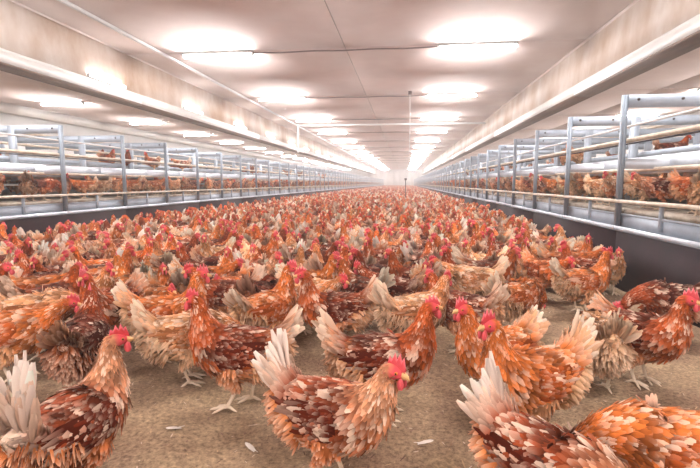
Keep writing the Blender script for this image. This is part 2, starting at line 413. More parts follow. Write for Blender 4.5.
    return root
aviary('left'); aviary('right')
# ------------------------------------------------------------------ hens
# spine stations, tail to head: x, y, z, half width, half height above, half height below, yaw of the cross-section
BODY = [(-.190, 0, .292, .020, .018, .030, 0), (-.158, 0, .280, .052, .042, .075, 0), (-.100, 0, .258, .084, .068, .108, 0),
        (-.035, 0, .243, .101, .084, .120, 0), (.035, 0, .243, .103, .086, .118, 0), (.088, 0, .262, .090, .080, .105, 0)]
def neck(kind, turn=0.0):
    """four neck stations and three head stations; turn = yaw of the head"""
    if kind == 'alert':
        n = [(.124, .300, .066, .064, .078), (.143, .345, .046, .046, .052), (.152, .385, .034, .034, .036), (.158, .417, .027, .027, .028)]; e = 0.05
    elif kind == 'relaxed':
        n = [(.126, .292, .068, .064, .078), (.150, .328, .049, .047, .054), (.163, .358, .037, .036, .038), (.172, .384, .028, .028, .029)]; e = -0.05
    elif kind == 'forward':
        n = [(.132, .282, .066, .060, .072), (.172, .305, .048, .045, .050), (.205, .325, .036, .034, .036), (.230, .342, .028, .027, .028)]; e = -0.15
    elif kind == 'low':
        n = [(.136, .262, .066, .060, .068), (.182, .250, .048, .044, .046), (.222, .222, .036, .034, .034), (.250, .188, .028, .027, .028)]; e = -0.7
    else:  # peck
        n = [(.138, .250, .066, .060, .064), (.185, .215, .048, .044, .044), (.218, .160, .036, .034, .033), (.236, .105, .028, .027, .027)]; e = -1.2
    out = []
    for i, (x, z, w, a, b) in enumerate(n):
        out.append([x, 0, z, w, a, b, turn * (i + .4) / 4 * .8])
    hx, hz = n[-1][0], n[-1][1]
    d = np.array([math.cos(e) * math.cos(turn), math.cos(e) * math.sin(turn), math.sin(e)])
    up = np.array([-math.sin(e) * math.cos(turn), -math.sin(e) * math.sin(turn), math.cos(e)])
    base = np.array([hx, 0, hz])
    if kind in ('low', 'peck'): base = base + d * .004
    else: base = base + up * .016 + d * .006
    for q, (w, a, b) in zip((0.004, .026, .046), ((.0245, .024, .027), (.020, .019, .022), (.009, .009, .010))):
        p = base + d * q - up * (.004 if q > .04 else 0)
        out.append([*p, w, a, b, turn])
    hb = base + d * .026
    return out, hb, d, up

class Spine:
    def __init__(s, rows):
        s.r = np.array(rows, float); s.n = len(s.r)
    def at(s, t):
        t = np.clip(np.asarray(t, float), 0, 1) * (s.n - 1)
        i = np.minimum(t.astype(int), s.n - 2); u = (t - i)[:, None]
        g = lambda k: s.r[np.clip(k, 0, s.n - 1)]
        p0, p1, p2, p3 = g(i - 1), g(i), g(i + 1), g(i + 2)
        m1 = (p2 - p0) / 2; m2 = (p3 - p1) / 2
        return (2*u**3 - 3*u**2 + 1) * p1 + (u**3 - 2*u**2 + u) * m1 + (-2*u**3 + 3*u**2) * p2 + (u**3 - u**2) * m2
    def point(s, t, a):
        q = s.at(t); e = 0.004
        T = s.at(np.clip(t + e, 0, 1))[:, :3] - s.at(np.clip(t - e, 0, 1))[:, :3]
        T /= np.linalg.norm(T, axis=1)[:, None] + 1e-9
        S = np.stack([-np.sin(q[:, 6]), np.cos(q[:, 6]), 0 * q[:, 6]], 1)
        S -= T * (S * T).sum(1)[:, None]; S /= np.linalg.norm(S, axis=1)[:, None] + 1e-9
        U = np.cross(T, S)
        sn = np.sin(a); h = np.where(sn > 0, q[:, 4], q[:, 5])
        return q[:, :3] + S * (q[:, 3] * np.cos(a))[:, None] + U * (h * sn)[:, None], q[:, :3], T, U

def unit(v): return v / (np.linalg.norm(v, axis=-1, keepdims=True) + 1e-9)

def feathers(g, P, D, N, L, Wd, lift, c_root, c_mid, c_tip, rows=4, camber=.25, curl=0.3):
    """a batch of curved feather blades; all arguments per feather"""
    n = len(P)
    if n == 0: return
    D = unit(D); N = unit(N - D * (N * D).sum(1)[:, None]); S = np.cross(N, D)
    if rows == 4: ss, ww = [0, .42, .8, 1.0], [.55, 1.0, .86, .34]
    else: ss, ww = [0, .6, 1.0], [.6, 1.0, .4]
    L = np.broadcast_to(L, (n,)); Wd = np.broadcast_to(Wd, (n,)); lift = np.broadcast_to(lift, (n,))
    vs, cs = [], []
    for s_, w_ in zip(ss, ww):
        h = L * (lift * s_ - curl * lift * s_ * s_) - .001
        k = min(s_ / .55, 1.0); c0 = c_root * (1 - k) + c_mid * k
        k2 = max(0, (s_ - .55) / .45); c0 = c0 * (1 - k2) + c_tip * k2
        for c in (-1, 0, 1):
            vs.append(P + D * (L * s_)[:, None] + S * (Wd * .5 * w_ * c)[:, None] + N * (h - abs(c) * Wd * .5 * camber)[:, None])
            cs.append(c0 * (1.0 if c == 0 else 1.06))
    R_ = len(ss); m = R_ * 3
    V = np.stack(vs, 1).reshape(-1, 3); C = np.stack(cs, 1).reshape(-1, 3)
    q = [(r * 3 + c, r * 3 + c + 1, r * 3 + c + 4, r * 3 + c + 3) for r in range(R_ - 1) for c in (0, 1)]
    F = (np.arange(n)[:, None, None] * m + np.array(q)[None]).reshape(-1, 4)
    g.add(V, F, np.clip(C, 0, 1))

PAL = dict(
    chestnut=dict(back=(146, 66, 32), wing=(116, 46, 23), breast=(196, 102, 50), neck=(198, 100, 48), belly=(226, 164, 118), tail=(238, 206, 180), tailb=(196, 120, 72), cream=.10),
    orange=dict(back=(216, 124, 62), wing=(200, 104, 50), breast=(226, 138, 76), neck=(222, 124, 58), belly=(236, 186, 142), tail=(244, 220, 196), tailb=(220, 156, 104), cream=.12),
    dark=dict(back=(116, 50, 26), wing=(96, 38, 20), breast=(166, 82, 42), neck=(170, 80, 40), belly=(186, 110, 70), tail=(206, 156, 122), tailb=(140, 76, 44), cream=.05),
    pale=dict(back=(230, 168, 120), wing=(206, 134, 86), breast=(236, 180, 136), neck=(224, 146, 92), belly=(242, 198, 160), tail=(248, 218, 190), tailb=(238, 182, 140), cream=.22),
    mottled=dict(back=(160, 78, 44), wing=(116, 46, 24), breast=(196, 106, 56), neck=(226, 160, 120), belly=(216, 136, 84), tail=(251, 230, 216), tailb=(240, 198, 172), cream=.20),
)
def deepen(c, k):
    c = lin(*c) ** 1.12 * k
    return tuple(np.round(255 * np.where(c <= .0031308, c * 12.92, 1.055 * c ** (1 / 2.4) - .055), 1))
for _p in PAL.values():
    for _k, _f in (('back', .82), ('wing', .78), ('breast', .86), ('neck', .86), ('belly', .95)): _p[_k] = deepen(_p[_k], _f)
CREAM = lin(248, 218, 192); RED = lin(212, 64, 70); PINK = lin(246, 140, 146)

def hen_surface(sp, cfg, t, a, rs):
    p = PAL[cfg['pal']]
    sn = np.sin(a)
    col = np.zeros((len(t), 3))
    wb = np.clip((.58 - t) / .16, 0, 1)                       # body versus neck
    wbel = np.clip((-sn - .35) / .4, 0, 1) * np.clip((.42 - t) / .2, 0, 1)
    wbre = np.clip((-sn - .1) / .5, 0, 1)
    top = (1 - wbre)[:, None] * lin(*p['back']) + wbre[:, None] * lin(*p['breast'])
    bod = top * (1 - wbel)[:, None] + wbel[:, None] * lin(*p['belly'])
    wt = np.clip((.16 - t) / .10, 0, 1)[:, None]
    bod = bod * (1 - wt) + wt * lin(*p['tailb'])
    col = bod * wb[:, None] + (1 - wb)[:, None] * lin(*p['neck'])
    return col

def build_hen(cfg, q, rs):
    """q: 2 close-up, 1 normal, 0 distant.  returns dict part -> G"""
    nk, hb, hd, hu = neck(cfg['pose'], cfg.get('turn', 0))
    sp = Spine(BODY + nk); p = PAL[cfg['pal']]
    parts = {}
    nst, nsd = ((34, 18), (26, 14), (13, 8))[2 - q]
    t = np.linspace(0, 1, nst); a = np.arange(nsd) * 2 * PI / nsd
    tt = np.repeat(t, nsd); aa = np.tile(a, nst)
    V, _, _, _ = sp.point(tt, aa)
    C = hen_surface(sp, cfg, tt, aa, rs) * (1 + .25 * rs.standard_normal(len(tt)))[:, None] * (.8 if q else 1.0)
    if q == 0:
        fl = rs.random(len(tt)); C = np.where((fl < .08)[:, None], CREAM * .9, np.where((fl > .78)[:, None], C * .4, C * .85))
    wr = np.clip((tt - .845) / .05, 0, 1)[:, None]
    C = C * (1 - wr) + wr * (RED * .85 + PINK * .15 if q else RED * .45 + lin(*p['neck']) * .55)
    i = np.arange(nst - 1)[:, None] * nsd; j = np.arange(nsd)[None]; k = (j + 1) % nsd
    F = np.stack([i + j, i + k, i + nsd + k, i + nsd + j], -1).reshape(-1, 4)
    g = G(); V = np.vstack([V, sp.at([0.])[:, :3], sp.at([1.])[:, :3]]); C = np.vstack([C, C[:1], C[-1:]])
    jj = np.arange(nsd); kk = (jj + 1) % nsd; b = (nst - 1) * nsd
    g.add(V, [F, np.stack([kk, jj, np.full(nsd, nst * nsd)], -1), np.stack([b + jj, b + kk, np.full(nsd, nst * nsd + 1)], -1)], np.clip(C, 0, 1))
    parts['body'] = g
    # ---- contour feathers
    nb = (90, 700, 2500)[q]
    grid = np.linspace(.02, .86, 400)
    qq = sp.at(grid); T = np.gradient(qq[:, :3], axis=0)
    dens = (qq[:, 3] + .5 * qq[:, 4] + .5 * qq[:, 5]) * np.linalg.norm(T, axis=1) * np.where(grid > .55, 2.3, 1.0)
    cdf = np.cumsum(dens); cdf /= cdf[-1]
    ft = np.interp((np.arange(nb) + rs.random(nb)) / nb, cdf, grid)
    fa = (np.arange(nb) * 2.39996 + rs.normal(0, .12, nb)) % (2 * PI)
    P, Cn, Tn, Un = sp.point(ft, fa)
    e = .008
    Pb, _, _, _ = sp.point(np.clip(ft - e, 0, 1), fa); Pa, _, _, _ = sp.point(ft, fa + .05)
    D = unit(Pb - P); Tg = unit(Pa - P); N = np.cross(D, Tg); N *= np.sign((N * (P - Cn)).sum(1))[:, None]
    D = D + .10 * rs.standard_normal(D.shape) + np.array([0, 0, -.12])
    isn = np.clip((ft - .5) / .12, 0, 1)
    fine = np.clip((ft - .5) / .36, 0, 1)
    sc = (1.7, .95, .60)[q]
    L = (.050 * (1 - isn) + isn * (.042 - .020 * fine)) * (.75 + .5 * rs.random(nb)) * (1.1, .92, .8)[q]
    Wd = (.030 * (1 - isn) + isn * (.016 - .007 * fine)) * sc * (.8 + .4 * rs.random(nb))
    base = hen_surface(sp, cfg, ft, fa, rs)
    so = rs.random(3) * 50
    n1_ = np.array([mnoise.noise((x * 17 + so[0], y * 17 + so[1], z * 17)) for x, y, z in P])
    n2_ = np.array([mnoise.noise((x * 34 + so[1], y * 34, z * 34 + so[2])) for x, y, z in P])
    base = base * np.minimum(np.exp(.16 * rs.standard_normal(nb) + 1.7 * n1_ - .05), 1.3)[:, None]
    cw = np.clip((n2_ + n1_ * .4 + p['cream'] * 1.1 - .32) / .34, 0, 1) * .62
    cw = np.maximum(cw, (rs.random(nb) < p['cream'] * .35) * .6)[:, None]
    base = base * (1 - cw) + CREAM * cw
    tipm = np.clip(rs.random(nb) * .45 - .12, 0, 1)[:, None]
    tip = base * (1 - tipm) + CREAM * tipm
    wr = np.clip((ft - .82) / .05, 0, 1)[:, None] * .5
    base = base * (1 - wr) + RED * wr
    pg = G()
    feathers(pg, P, D, N, L, Wd, .10 + .16 * rs.random(nb), base * .28, base, tip, rows=3)  # darkened roots paint shade into the gaps between feathers
    # ---- wings
    for s_ in (-1, 1):
        w = G()
        n1 = (0, 8, 14)[q]
        if n1:
            # folded wing: shell plus rows of coverts and flight feathers
            ph, th = np.meshgrid(np.linspace(-1, 1, 9), np.linspace(-1, 1, 6), indexing='ij')
            sx = .058 - (ph + 1) / 2 * .205; hh = .062 * np.sqrt(np.clip(1 - (ph * .93) ** 2, 0, 1)) * (1 - .25 * (ph + 1) / 2)
            sz = np.minimum(.244 + .018 * (ph + 1) / 2 + th * hh, .296)
            def outy(x, z):
                tq = np.interp(x, sp.r[:6, 0], np.arange(6)); tq = tq / (sp.n - 1)
                r = sp.at(tq); dz = (z - r[:, 2]); hh_ = np.where(dz > 0, r[:, 4], r[:, 5])
                return r[:, 3] * np.sqrt(np.clip(1 - (dz / hh_) ** 2, .04, 1))
            yy = outy(sx.ravel(), sz.ravel()) + .006
            Vw = np.stack([sx.ravel(), s_ * yy, sz.ravel()], 1)
            i_ = np.arange(8)[:, None] * 6; j_ = np.arange(5)[None]
            Fw = np.stack([i_ + j_, i_ + j_ + 1, i_ + 7 + j_, i_ + 6 + j_], -1).reshape(-1, 4)
            w.add(Vw, Fw, lin(*p['wing']) * .6)
            wx, wz, wl, ww_, wo_ = [], [], [], [], []
            for r_ in range(n1):
                f = r_ / (n1 - 1)
                m = (9, 17)[q - 1] - int(4 * f)
                for c_ in range(m):
                    v_ = (c_ + .5 * (r_ % 2)) / m * 2 - 1 + .5 / m
                    x_ = .052 - f * .115; half = .058 * math.sqrt(max(0.05, 1 - ((f - .45) * 1.3) ** 2))
                    wx.append(x_); wz.append(min(.247 + .010 * f + v_ * half * .95, .300 - .02 * f))
                    wl.append((.034 if f < .5 else .034 + (f - .5) * .17)); ww_.append((.020 if f < .6 else .019) * (.8 if q == 2 else 1)); wo_.append(.010 - .004 * f)
            wx = np.array(wx); wz = np.array(wz); n_ = len(wx)
            wx += rs.normal(0, .003, n_); wz += rs.normal(0, .003, n_)
            P_ = np.stack([wx, s_ * (outy(wx, wz) + np.array(wo_)), wz], 1)
            x2 = wx - .03; P2 = np.stack([x2, s_ * (outy(x2, wz) + np.array(wo_) * .8), wz + .003], 1)
            D_ = unit(P2 - P_) + .07 * rs.standard_normal((n_, 3)); D_[:, 2] -= .14
            fl_ = np.array(wl) > .05; D_[fl_, 1] -= s_ * .16; D_[fl_, 2] -= .10
            N_ = np.tile([0, s_ * 1.0, 0.0], (n_, 1)) + np.stack([0 * wz, 0 * wz, (wz - .24) * 6], 1)
            bc = lin(*p['wing']) * np.exp(.18 * rs.standard_normal(n_))[:, None]
            nn_ = np.array([mnoise.noise((x * 40 + so[2], z * 40, s_ * 9 + so[0])) for x, z in zip(wx, wz)])
            cr = np.clip((nn_ + p['cream'] - .34) / .3, 0, 1)[:, None] * .6; bc = bc * (1 - cr) + CREAM * cr
            tm_ = np.clip(rs.random(n_) * .6 - .22, 0, 1)[:, None]
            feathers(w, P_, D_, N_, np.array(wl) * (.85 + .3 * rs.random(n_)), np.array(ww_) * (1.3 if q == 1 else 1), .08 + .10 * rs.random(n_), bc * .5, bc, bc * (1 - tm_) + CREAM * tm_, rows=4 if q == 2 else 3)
            parts.setdefault('wing', []).append(w)
    # ---- tail fan
    tg = G(); el = cfg.get('tail', 55) * PI / 180
    nt_ = (7, 16, 26)[q]; f = np.linspace(-1, 1, nt_)
    fan = f * .50 + rs.normal(0, .07, nt_)
    E_ = el + .14 - .42 * np.abs(f) + rs.normal(0, .09, nt_)
    D_ = np.stack([-np.cos(E_) * np.cos(fan), np.sin(fan) * .55, np.sin(E_)], 1)
    P_ = np.stack([-.165 + 0 * f, .030 * f, .298 - .012 * np.abs(f)], 1)
    N_ = np.stack([-.2 + 0 * f, np.sign(f + 1e-3) * (.55 + .4 * np.abs(f)), .55 + 0 * f], 1)
    Lt = cfg.get('tl', .135) * (1 - .30 * np.abs(f)) * (.8 + .4 * rs.random(nt_))
    tc = lin(*p['tail']) * np.exp(.10 * rs.standard_normal(nt_))[:, None]; rc = lin(*p['tailb']) * np.exp(.2 * rs.standard_normal(nt_))[:, None]
    feathers(tg, P_, D_, N_, Lt, (.05, .036, .030)[q], .05, rc * .8, rc * .35 + tc * .65, tc, rows=4, camber=.35)
    if q:
        n2 = (0, 14, 30)[q]; f = rs.uniform(-1, 1, n2)
        fan = f * .8; E_ = el * rs.uniform(.72, 1.0, n2) - .3 * np.abs(f)
        D_ = np.stack([-np.cos(E_) * np.cos(fan), np.sin(fan) * .6, np.sin(E_)], 1)
        P_ = np.stack([-.150 - .02 * rs.random(n2), .045 * f, .300 - .03 * np.abs(f)], 1)
        N_ = np.stack([-.3 + 0 * f, np.sign(f) * (.6 + .4 * np.abs(f)), .5 + 0 * f], 1)
        mixc = rs.random(n2)[:, None]; tc2 = lin(*p['tail']) * mixc + lin(*p['tailb']) * (1 - mixc)
        feathers(tg, P_, D_, N_, cfg.get('tl', .135) * rs.uniform(.5, .85, n2), (.05, .032, .026)[q], .08, lin(*p['tailb']) * .6 + 0 * mixc, tc2 * .9, tc2 * .6 + CREAM * .4, rows=4, camber=.35)
    nc = (6, 44, 110)[q]                                        # tail coverts
    f = rs.uniform(-1, 1, nc); lay = rs.random(nc)
    E_ = el * (.55 + .4 * lay) - .2 * np.abs(f); fan = f * .7
    P_ = np.stack([-.120 - .045 * lay, f * (.062 - .03 * lay), .318 - .05 * np.abs(f) + .004 * lay], 1)
    D_ = np.stack([-np.cos(E_) * np.cos(fan), np.sin(fan) * .6, np.sin(E_)], 1)
    N_ = np.stack([-.2 + 0 * f, f * .9, .8 + 0 * f], 1)
    bc = (lin(*p['back']) * (1 - lay)[:, None] + lin(*p['tailb']) * lay[:, None]) * np.exp(.22 * rs.standard_normal(nc))[:, None]
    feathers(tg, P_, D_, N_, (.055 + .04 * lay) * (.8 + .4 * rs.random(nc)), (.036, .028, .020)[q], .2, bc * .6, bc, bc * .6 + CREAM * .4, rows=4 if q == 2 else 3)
    parts['tail'] = tg
    # rump and belly fluff
    if q:
        nf = (0, 120, 420)[q]; ta = rs.uniform(-1.5, 1.5, nf)
        x_ = rs.uniform(-.189, -.06, nf)
        tq = np.interp(x_, sp.r[:6, 0], np.arange(6)) / (sp.n - 1)
        P_, Cn, _, _ = sp.point(tq, ta - PI / 2)
        N_ = unit(P_ - Cn); D_ = np.stack([-.8 + 0 * ta, .3 * np.sin(ta), -.65 + 0 * ta], 1) + .25 * rs.standard_normal((nf, 3))
        bc = lin(*p['belly']) * np.exp(.16 * rs.standard_normal(nf))[:, None]
        feathers(pg, P_, D_, N_, .034 + .02 * rs.random(nf), (.03, .022, .012)[q], .30, bc * .7, bc, bc * .5 + CREAM * .5, rows=4 if q == 2 else 3)
    parts['plumage'] = pg
    # ---- head furniture, in the frame of the head
    hs = np.cross(hu, hd)
    def W_(f_, s_, u_): return hb + hd * f_ + hs * s_ + hu * u_
    cs = cfg.get('comb', 1.0) * (1 if q else .6)
    prof = [(-.030, .010, .020), (-.026, .014, .040), (-.017, .019, .031), (-.010, .020, .051), (-.001, .020, .035), (.006, .019, .053), (.014, .016, .033), (.019, .014, .044), (.027, .008, .018)]
    cg = G(); lean = cfg.get('lean', .15)
    lo = [W_(f_, 0, b_) for f_, b_, _ in prof]
    vv = []
    for k_, (f_, b_, h_) in enumerate(prof):
        h2 = b_ + (h_ - b_) * cs; mid = (b_ + h2) / 2
        th = .0045
        vv += [W_(f_, -th, b_ - .004), W_(f_, th, b_ - .004), W_(f_ - .001, -th * .9 + lean * (mid - b_), mid), W_(f_ - .001, th * .9 + lean * (mid - b_), mid), W_(f_ - .002, lean * (h2 - b_) * 1.3, h2)]
    ff4, ff3 = [], []
    for k_ in range(len(prof) - 1):
        a0, b0 = k_ * 5, k_ * 5 + 5
        ff4 += [(a0, b0, b0 + 2, a0 + 2), (b0 + 1, a0 + 1, a0 + 3, b0 + 3), (a0 + 2, b0 + 2, b0 + 4, a0 + 4), (b0 + 3, a0 + 3, a0 + 4, b0 + 4)]
    if q == 0: cc0 = RED * .5 + lin(*p['neck']) * .5
    cc = np.array([cc0 if q == 0 else (RED * .75 + PINK * .25 if q == 1 else RED * .5 + PINK * .5) if (n_ % 5) == 4 else RED * (.9 if q == 2 else .75) for n_ in range(len(vv))])
    cg.add(vv, [np.array(ff4)], cc)
    parts['comb'] = cg
    wt = []
    for s_ in (-1, 1):
        w = G()
        w.ball((0, 0, 0), (.011, .0055, .018), *((8, 6) if q else (5, 4)), c=RED * .8 + PINK * .2 if q else RED * .6 + lin(*p['neck']) * .4)
        w.v[0] = np.array([W_(.018 + v[0] * (1 - v[2] * 12), s_ * .010 + v[1], -.027 + v[2]) for v in w.v[0]])
        wt.append(w)
    parts['wattle'] = wt
    bk = G()
    bk.tube([W_(.012, 0, -.003), W_(.022, 0, -.002), W_(.034, 0, -.006), W_(.041, 0, -.014)], [.011, .0095, .0055, .001], 8 if q else 5, c=lin(226, 176, 118))
    bk.tube([W_(.012, 0, -.010), W_(.024, 0, -.011), W_(.034, 0, -.013)], [.008, .0055, .001], 6 if q else 4, c=lin(206, 150, 100))
    parts['beak'] = bk
    ey = []
    if q:
        for s_ in (-1, 1):
            e_ = G().ball((0, 0, 0), .0052, 10, 8)
            cols = np.array([lin(20, 14, 12) if s_ * v[1] > .0040 else lin(214, 120, 40) for v in e_.v[0]])
            e_.c = [cols]
            e_.v[0] = np.array([W_(.006 + v[0], s_ * .0165 + v[1], .004 + v[2]) for v in e_.v[0]])
            ey.append(e_)
    parts['eye'] = ey
    # ---- legs: feathered thigh, scaly shank with toes
    lg, sh = [], []
    fold = cfg.get('stride', 0.0)
    for s_ in (-1, 1):
        st = fold * s_
        hip = np.array([-.010, s_ * .052, .205]); knee = np.array([.018 + st * .3, s_ * .056, .150]); hock = np.array([-.028 + st * .6, s_ * .046, .098]); ank = np.array([.000 + st, s_ * .045, .014])
        th = G()
        pts = np.array([hip, (hip + knee) / 2, knee, (knee + hock) / 2, hock])
        th.tube(pts, [.050, .052, .040, .026, .012], 10 if q else 6, c=lin(*p['belly']) * .35 + lin(*p['breast']) * .3)
        if q:
            nf = (0, 70, 220)[q]; u_ = rs.random(nf); an = rs.uniform(0, 2 * PI, nf)
            kx = np.linspace(0, 1, 5); ctr = np.stack([np.interp(u_, kx, pts[:, c_]) for c_ in range(3)], 1); ra = np.interp(u_, kx, [.050, .052, .040, .026, .012]) + .001
            N_ = np.stack([np.cos(an), np.sin(an), .1 + 0 * an], 1)
            bc = (lin(*p['belly']) * .5 + lin(*p['breast']) * .5) * np.exp(.2 * rs.standard_normal(nf))[:, None]
            feathers(th, ctr + N_ * ra[:, None], np.tile(unit(hock - hip), (nf, 1)) + .15 * rs.standard_normal((nf, 3)), N_, .030, (.03, .02, .011)[q], .15, bc * .6, bc, bc * .6 + CREAM * .4, rows=3)
        lg.append(th)
        f_ = G(); yl = lin(240, 214, 186)
        f_.tube([hock + (0, 0, .006), (hock + ank) / 2, ank + (0, 0, .006), ank], [.0095, .0072, .0075, .0085], 8 if q else 4, c=yl)
        for ang, ln in ((0, .062), (.55, .050), (-.55, .050), (PI - .2 * s_, .030)):
            d_ = np.array([math.cos(ang), math.sin(ang), 0])
            if q: f_.tube([ank, ank + d_ * ln * .35 + (0, 0, .002), ank + d_ * ln * .75 + (0, 0, -.006), ank + d_ * ln + (0, 0, -.009), ank + d_ * (ln + .012) + (0, 0, -.014)], [.0068, .0062, .0056, .0046, .001], 6, c=yl)
            else: f_.tube([ank, ank + d_ * ln + (0, 0, -.01)], [.006, .003], 3, c=yl, cap=False)
        sh.append(f_)
    parts['leg'] = lg; parts['shank'] = sh
    return parts

SPIN = {'feather': M['feather'], 'skin': M['skin'], 'horn': M['horn']}
def hen_template(cfg, q, seed, full=True):
    rs = np.random.default_rng(seed); P = build_hen(cfg, q, rs); out = []
    if full:
        out.append(('body', P['body'].mesh('hen_body', M['feather'], True, True), None))
        out.append(('plumage', P['plumage'].mesh('hen_plumage', M['feather'], True, True), None))
    else:
        out.append(('body', P['body'].join(P['plumage']).mesh('hen_body', M['feather'], True, True), None))
    for w in P.get('wing', []): out.append(('wing', w.mesh('hen_wing', M['feather'], True, True), None))
    out.append(('tail', P['tail'].mesh('hen_tail', M['feather'], True, True), None))
    out.append(('comb', P['comb'].mesh('hen_comb', M['skin'], True, True), None))
    for w in P['wattle']: out.append(('wattle', w.mesh('hen_wattle', M['skin'], True, True), None))
    out.append(('beak', P['beak'].mesh('hen_beak', M['horn'], True, True), None))
    if full:
        for w in P['eye']: out.append(('eye', w.mesh('hen_eye', M['horn'], True, True), None))
    for w, f in zip(P['leg'], P['shank']):
        out.append(('leg', w.mesh('hen_leg', M['feather'], True, True), len(out)))
        out.append(('shank', f.mesh('hen_shank', M['horn'], True, True), len(out) - 1))
    return out

SKINLIKE = {'comb', 'wattle', 'beak', 'eye', 'shank'}
HS = 0.87
def place_hen(tpl, x, y, z, yaw, scale, tint, label, group=None):
    r = empty('hen', (x, y, z), yaw); r.scale = (scale * HS,) * 3
    tag(r, label, 'hen', group)
    objs = []
    for nm, me, par in tpl:
        o = bpy.data.objects.new(nm, me); COL.objects.link(o)
        if nm == 'shank': o.parent = objs[par]
        else: o.parent = r
        if nm not in SKINLIKE: o.color = (*tint, 1)
        if nm == 'plumage': o['kind'] = 'stuff'
        objs.append(o)
    return r

def tint_of(rs):
    v = math.exp(rs.normal(-.10, .17)); h = rs.normal(0, .06)
    return (min(v * (1 + .3 * h), 1.6), min(v * (1 - h), 1.6), min(v * (1 - 1.4 * h), 1.6))

# ---- the hens in the foreground, one by one: x, y, yaw in degrees, pose, head turn, tail angle, palette, label
FG = [
    (-.185, 1.19, -18, 'relaxed', -.15, 74, .165, 'mottled', 'brown and white mottled hen at bottom centre with a tall ragged white tail'),
    (-.845, 1.06, 82, 'alert', -.8, 92, .20, 'mottled', 'hen cut off at the bottom left corner, seen from behind with white tail raised'),
    (.325, 1.0, -50, 'low', 0, 72, .150, 'mottled', 'hen at the bottom edge showing a pale tail and dark spotted back'),
    (.405, 1.48, 206, 'alert', .1, 62, .145, 'orange', 'tall orange hen facing left with pink comb, in front of the bottom right hens'),
    (.625, 1.13, 180, 'low', 0, 58, .140, 'orange', 'large orange hen cut off at the bottom right corner, bending down to the left'),
    (-.60, 1.60, 182, 'alert', -.2, 42, .130, 'chestnut', 'dark chestnut hen striding left with one pale foot forward'),
    (-.88, 1.78, 28, 'low', 0, 62, .125, 'pale', 'pale fluffy hen half hidden behind the striding chestnut hen'),
    (-.065, 1.58, 8, 'alert', .2, 48, .135, 'chestnut', 'chestnut hen facing right behind the mottled centre hen, bright pink comb'),
    (.34, 1.72, 214, 'alert', -.1, 50, .120, 'orange', 'orange hen with pink comb facing the viewer left of the tall orange hen'),
    (.775, 1.91, 86, 'low', .2, 68, .125, 'pale', 'pale buff hen seen from behind standing on the open litter at right'),
    (.98, 1.99, -58, 'alert', .3, 35, .110, 'chestnut', 'dark chestnut hen with red wattles standing near the right edge'),
    (1.40, 2.60, 178, 'low', 0, 60, .130, 'dark', 'dark hen with pale tail bending left against the right kickboard'),
    (1.13, 3.06, 12, 'alert', .1, 52, .120, 'orange', 'orange hen with red comb facing right in front of the right kickboard'),
    (1.25, 3.42, 200, 'alert', 0, 40, .11, 'chestnut', 'hen with raised head just behind the orange hen at the right kickboard'),
    (.42, 2.98, 170, 'forward', 0, 55, .13, 'pale', 'pale hen facing left at the edge of the open litter, cream tail up'),
    (.62, 2.58, 40, 'low', .3, 55, .12, 'orange', 'orange hen pecking at the edge of the open floor right of centre'),
    (-.07, 2.62, 150, 'forward', 0, 48, .12, 'dark', 'very dark brown hen standing near the centre of the flock edge'),
    (-.33, 2.20, 196, 'alert', .2, 55, .125, 'chestnut', 'chestnut hen with big pink comb facing left at the centre flock edge'),
    (-.66, 2.16, 60, 'alert', -.9, 50, .12, 'orange', 'orange hen looking right with a red face, left of the centre'),
    (-1.10, 2.02, 12, 'alert', .2, 52, .13, 'orange', 'large orange hen with upright neck behind the pale fluffy hen'),
    (-1.46, 2.14, 262, 'alert', .2, 50, .12, 'chestnut', 'chestnut hen facing the viewer with a bright pink face at left'),
    (-2.15, 2.52, 170, 'alert', .3, 48, .12, 'chestnut', 'brown hen with upright neck near the left edge of the picture'),
    (-1.24, 1.62, 110, 'relaxed', .4, 45, .12, 'dark', 'dark brown hen just behind the bottom left corner hen'),
    (-1.72, 1.98, 35, 'low', 0, 66, .13, 'pale', 'pale hen at the left edge with its cream tail pointing up'),
    (-1.62, 1.72, 20, 'forward', 0, 60, .13, 'orange', 'orange hen at the left edge between the pale hen and the dark one'),
    (-1.78, 2.45, 335, 'relaxed', .2, 62, .13, 'pale', 'cream tailed hen standing behind the pale hen at left'),
    (.06, 2.20, 30, 'relaxed', .3, 58, .13, 'pale', 'pale tailed hen behind the chestnut hen with pink comb'),
    (-.52, 2.50, 330, 'forward', .2, 55, .12, 'pale', 'pale hen in the flock edge behind the chestnut hen with big pink comb'),
    (.28, 2.28, 150, 'relaxed', -.2, 58, .13, 'chestnut', 'chestnut hen behind the orange hen facing the viewer'),
    (-.98, 2.42, 200, 'relaxed', .2, 58, .13, 'chestnut', 'chestnut hen with its pale tail raised behind the large orange hen'),
]
FGD = []          # footprints already taken: x, y, yaw
rs0 = np.random.default_rng(5)
for k, (x, y, yw, pose, turn, tail, tl, pal, lab) in enumerate(FG):
    cfg = dict(pose=pose, turn=turn, tail=tail, tl=tl, pal=pal, lean=rs0.uniform(-.3, .3), stride=(.035 if k == 5 else rs0.uniform(-.015, .015)), comb=rs0.uniform(.95, 1.25))
    tp = hen_template(cfg, 2, 100 + k)
    place_hen(tp, x, y, -0.004, yw * PI / 180, rs0.uniform(1.0, 1.06), (1, 1, 1), lab)
    FGD.append((x, y, yw * PI / 180))

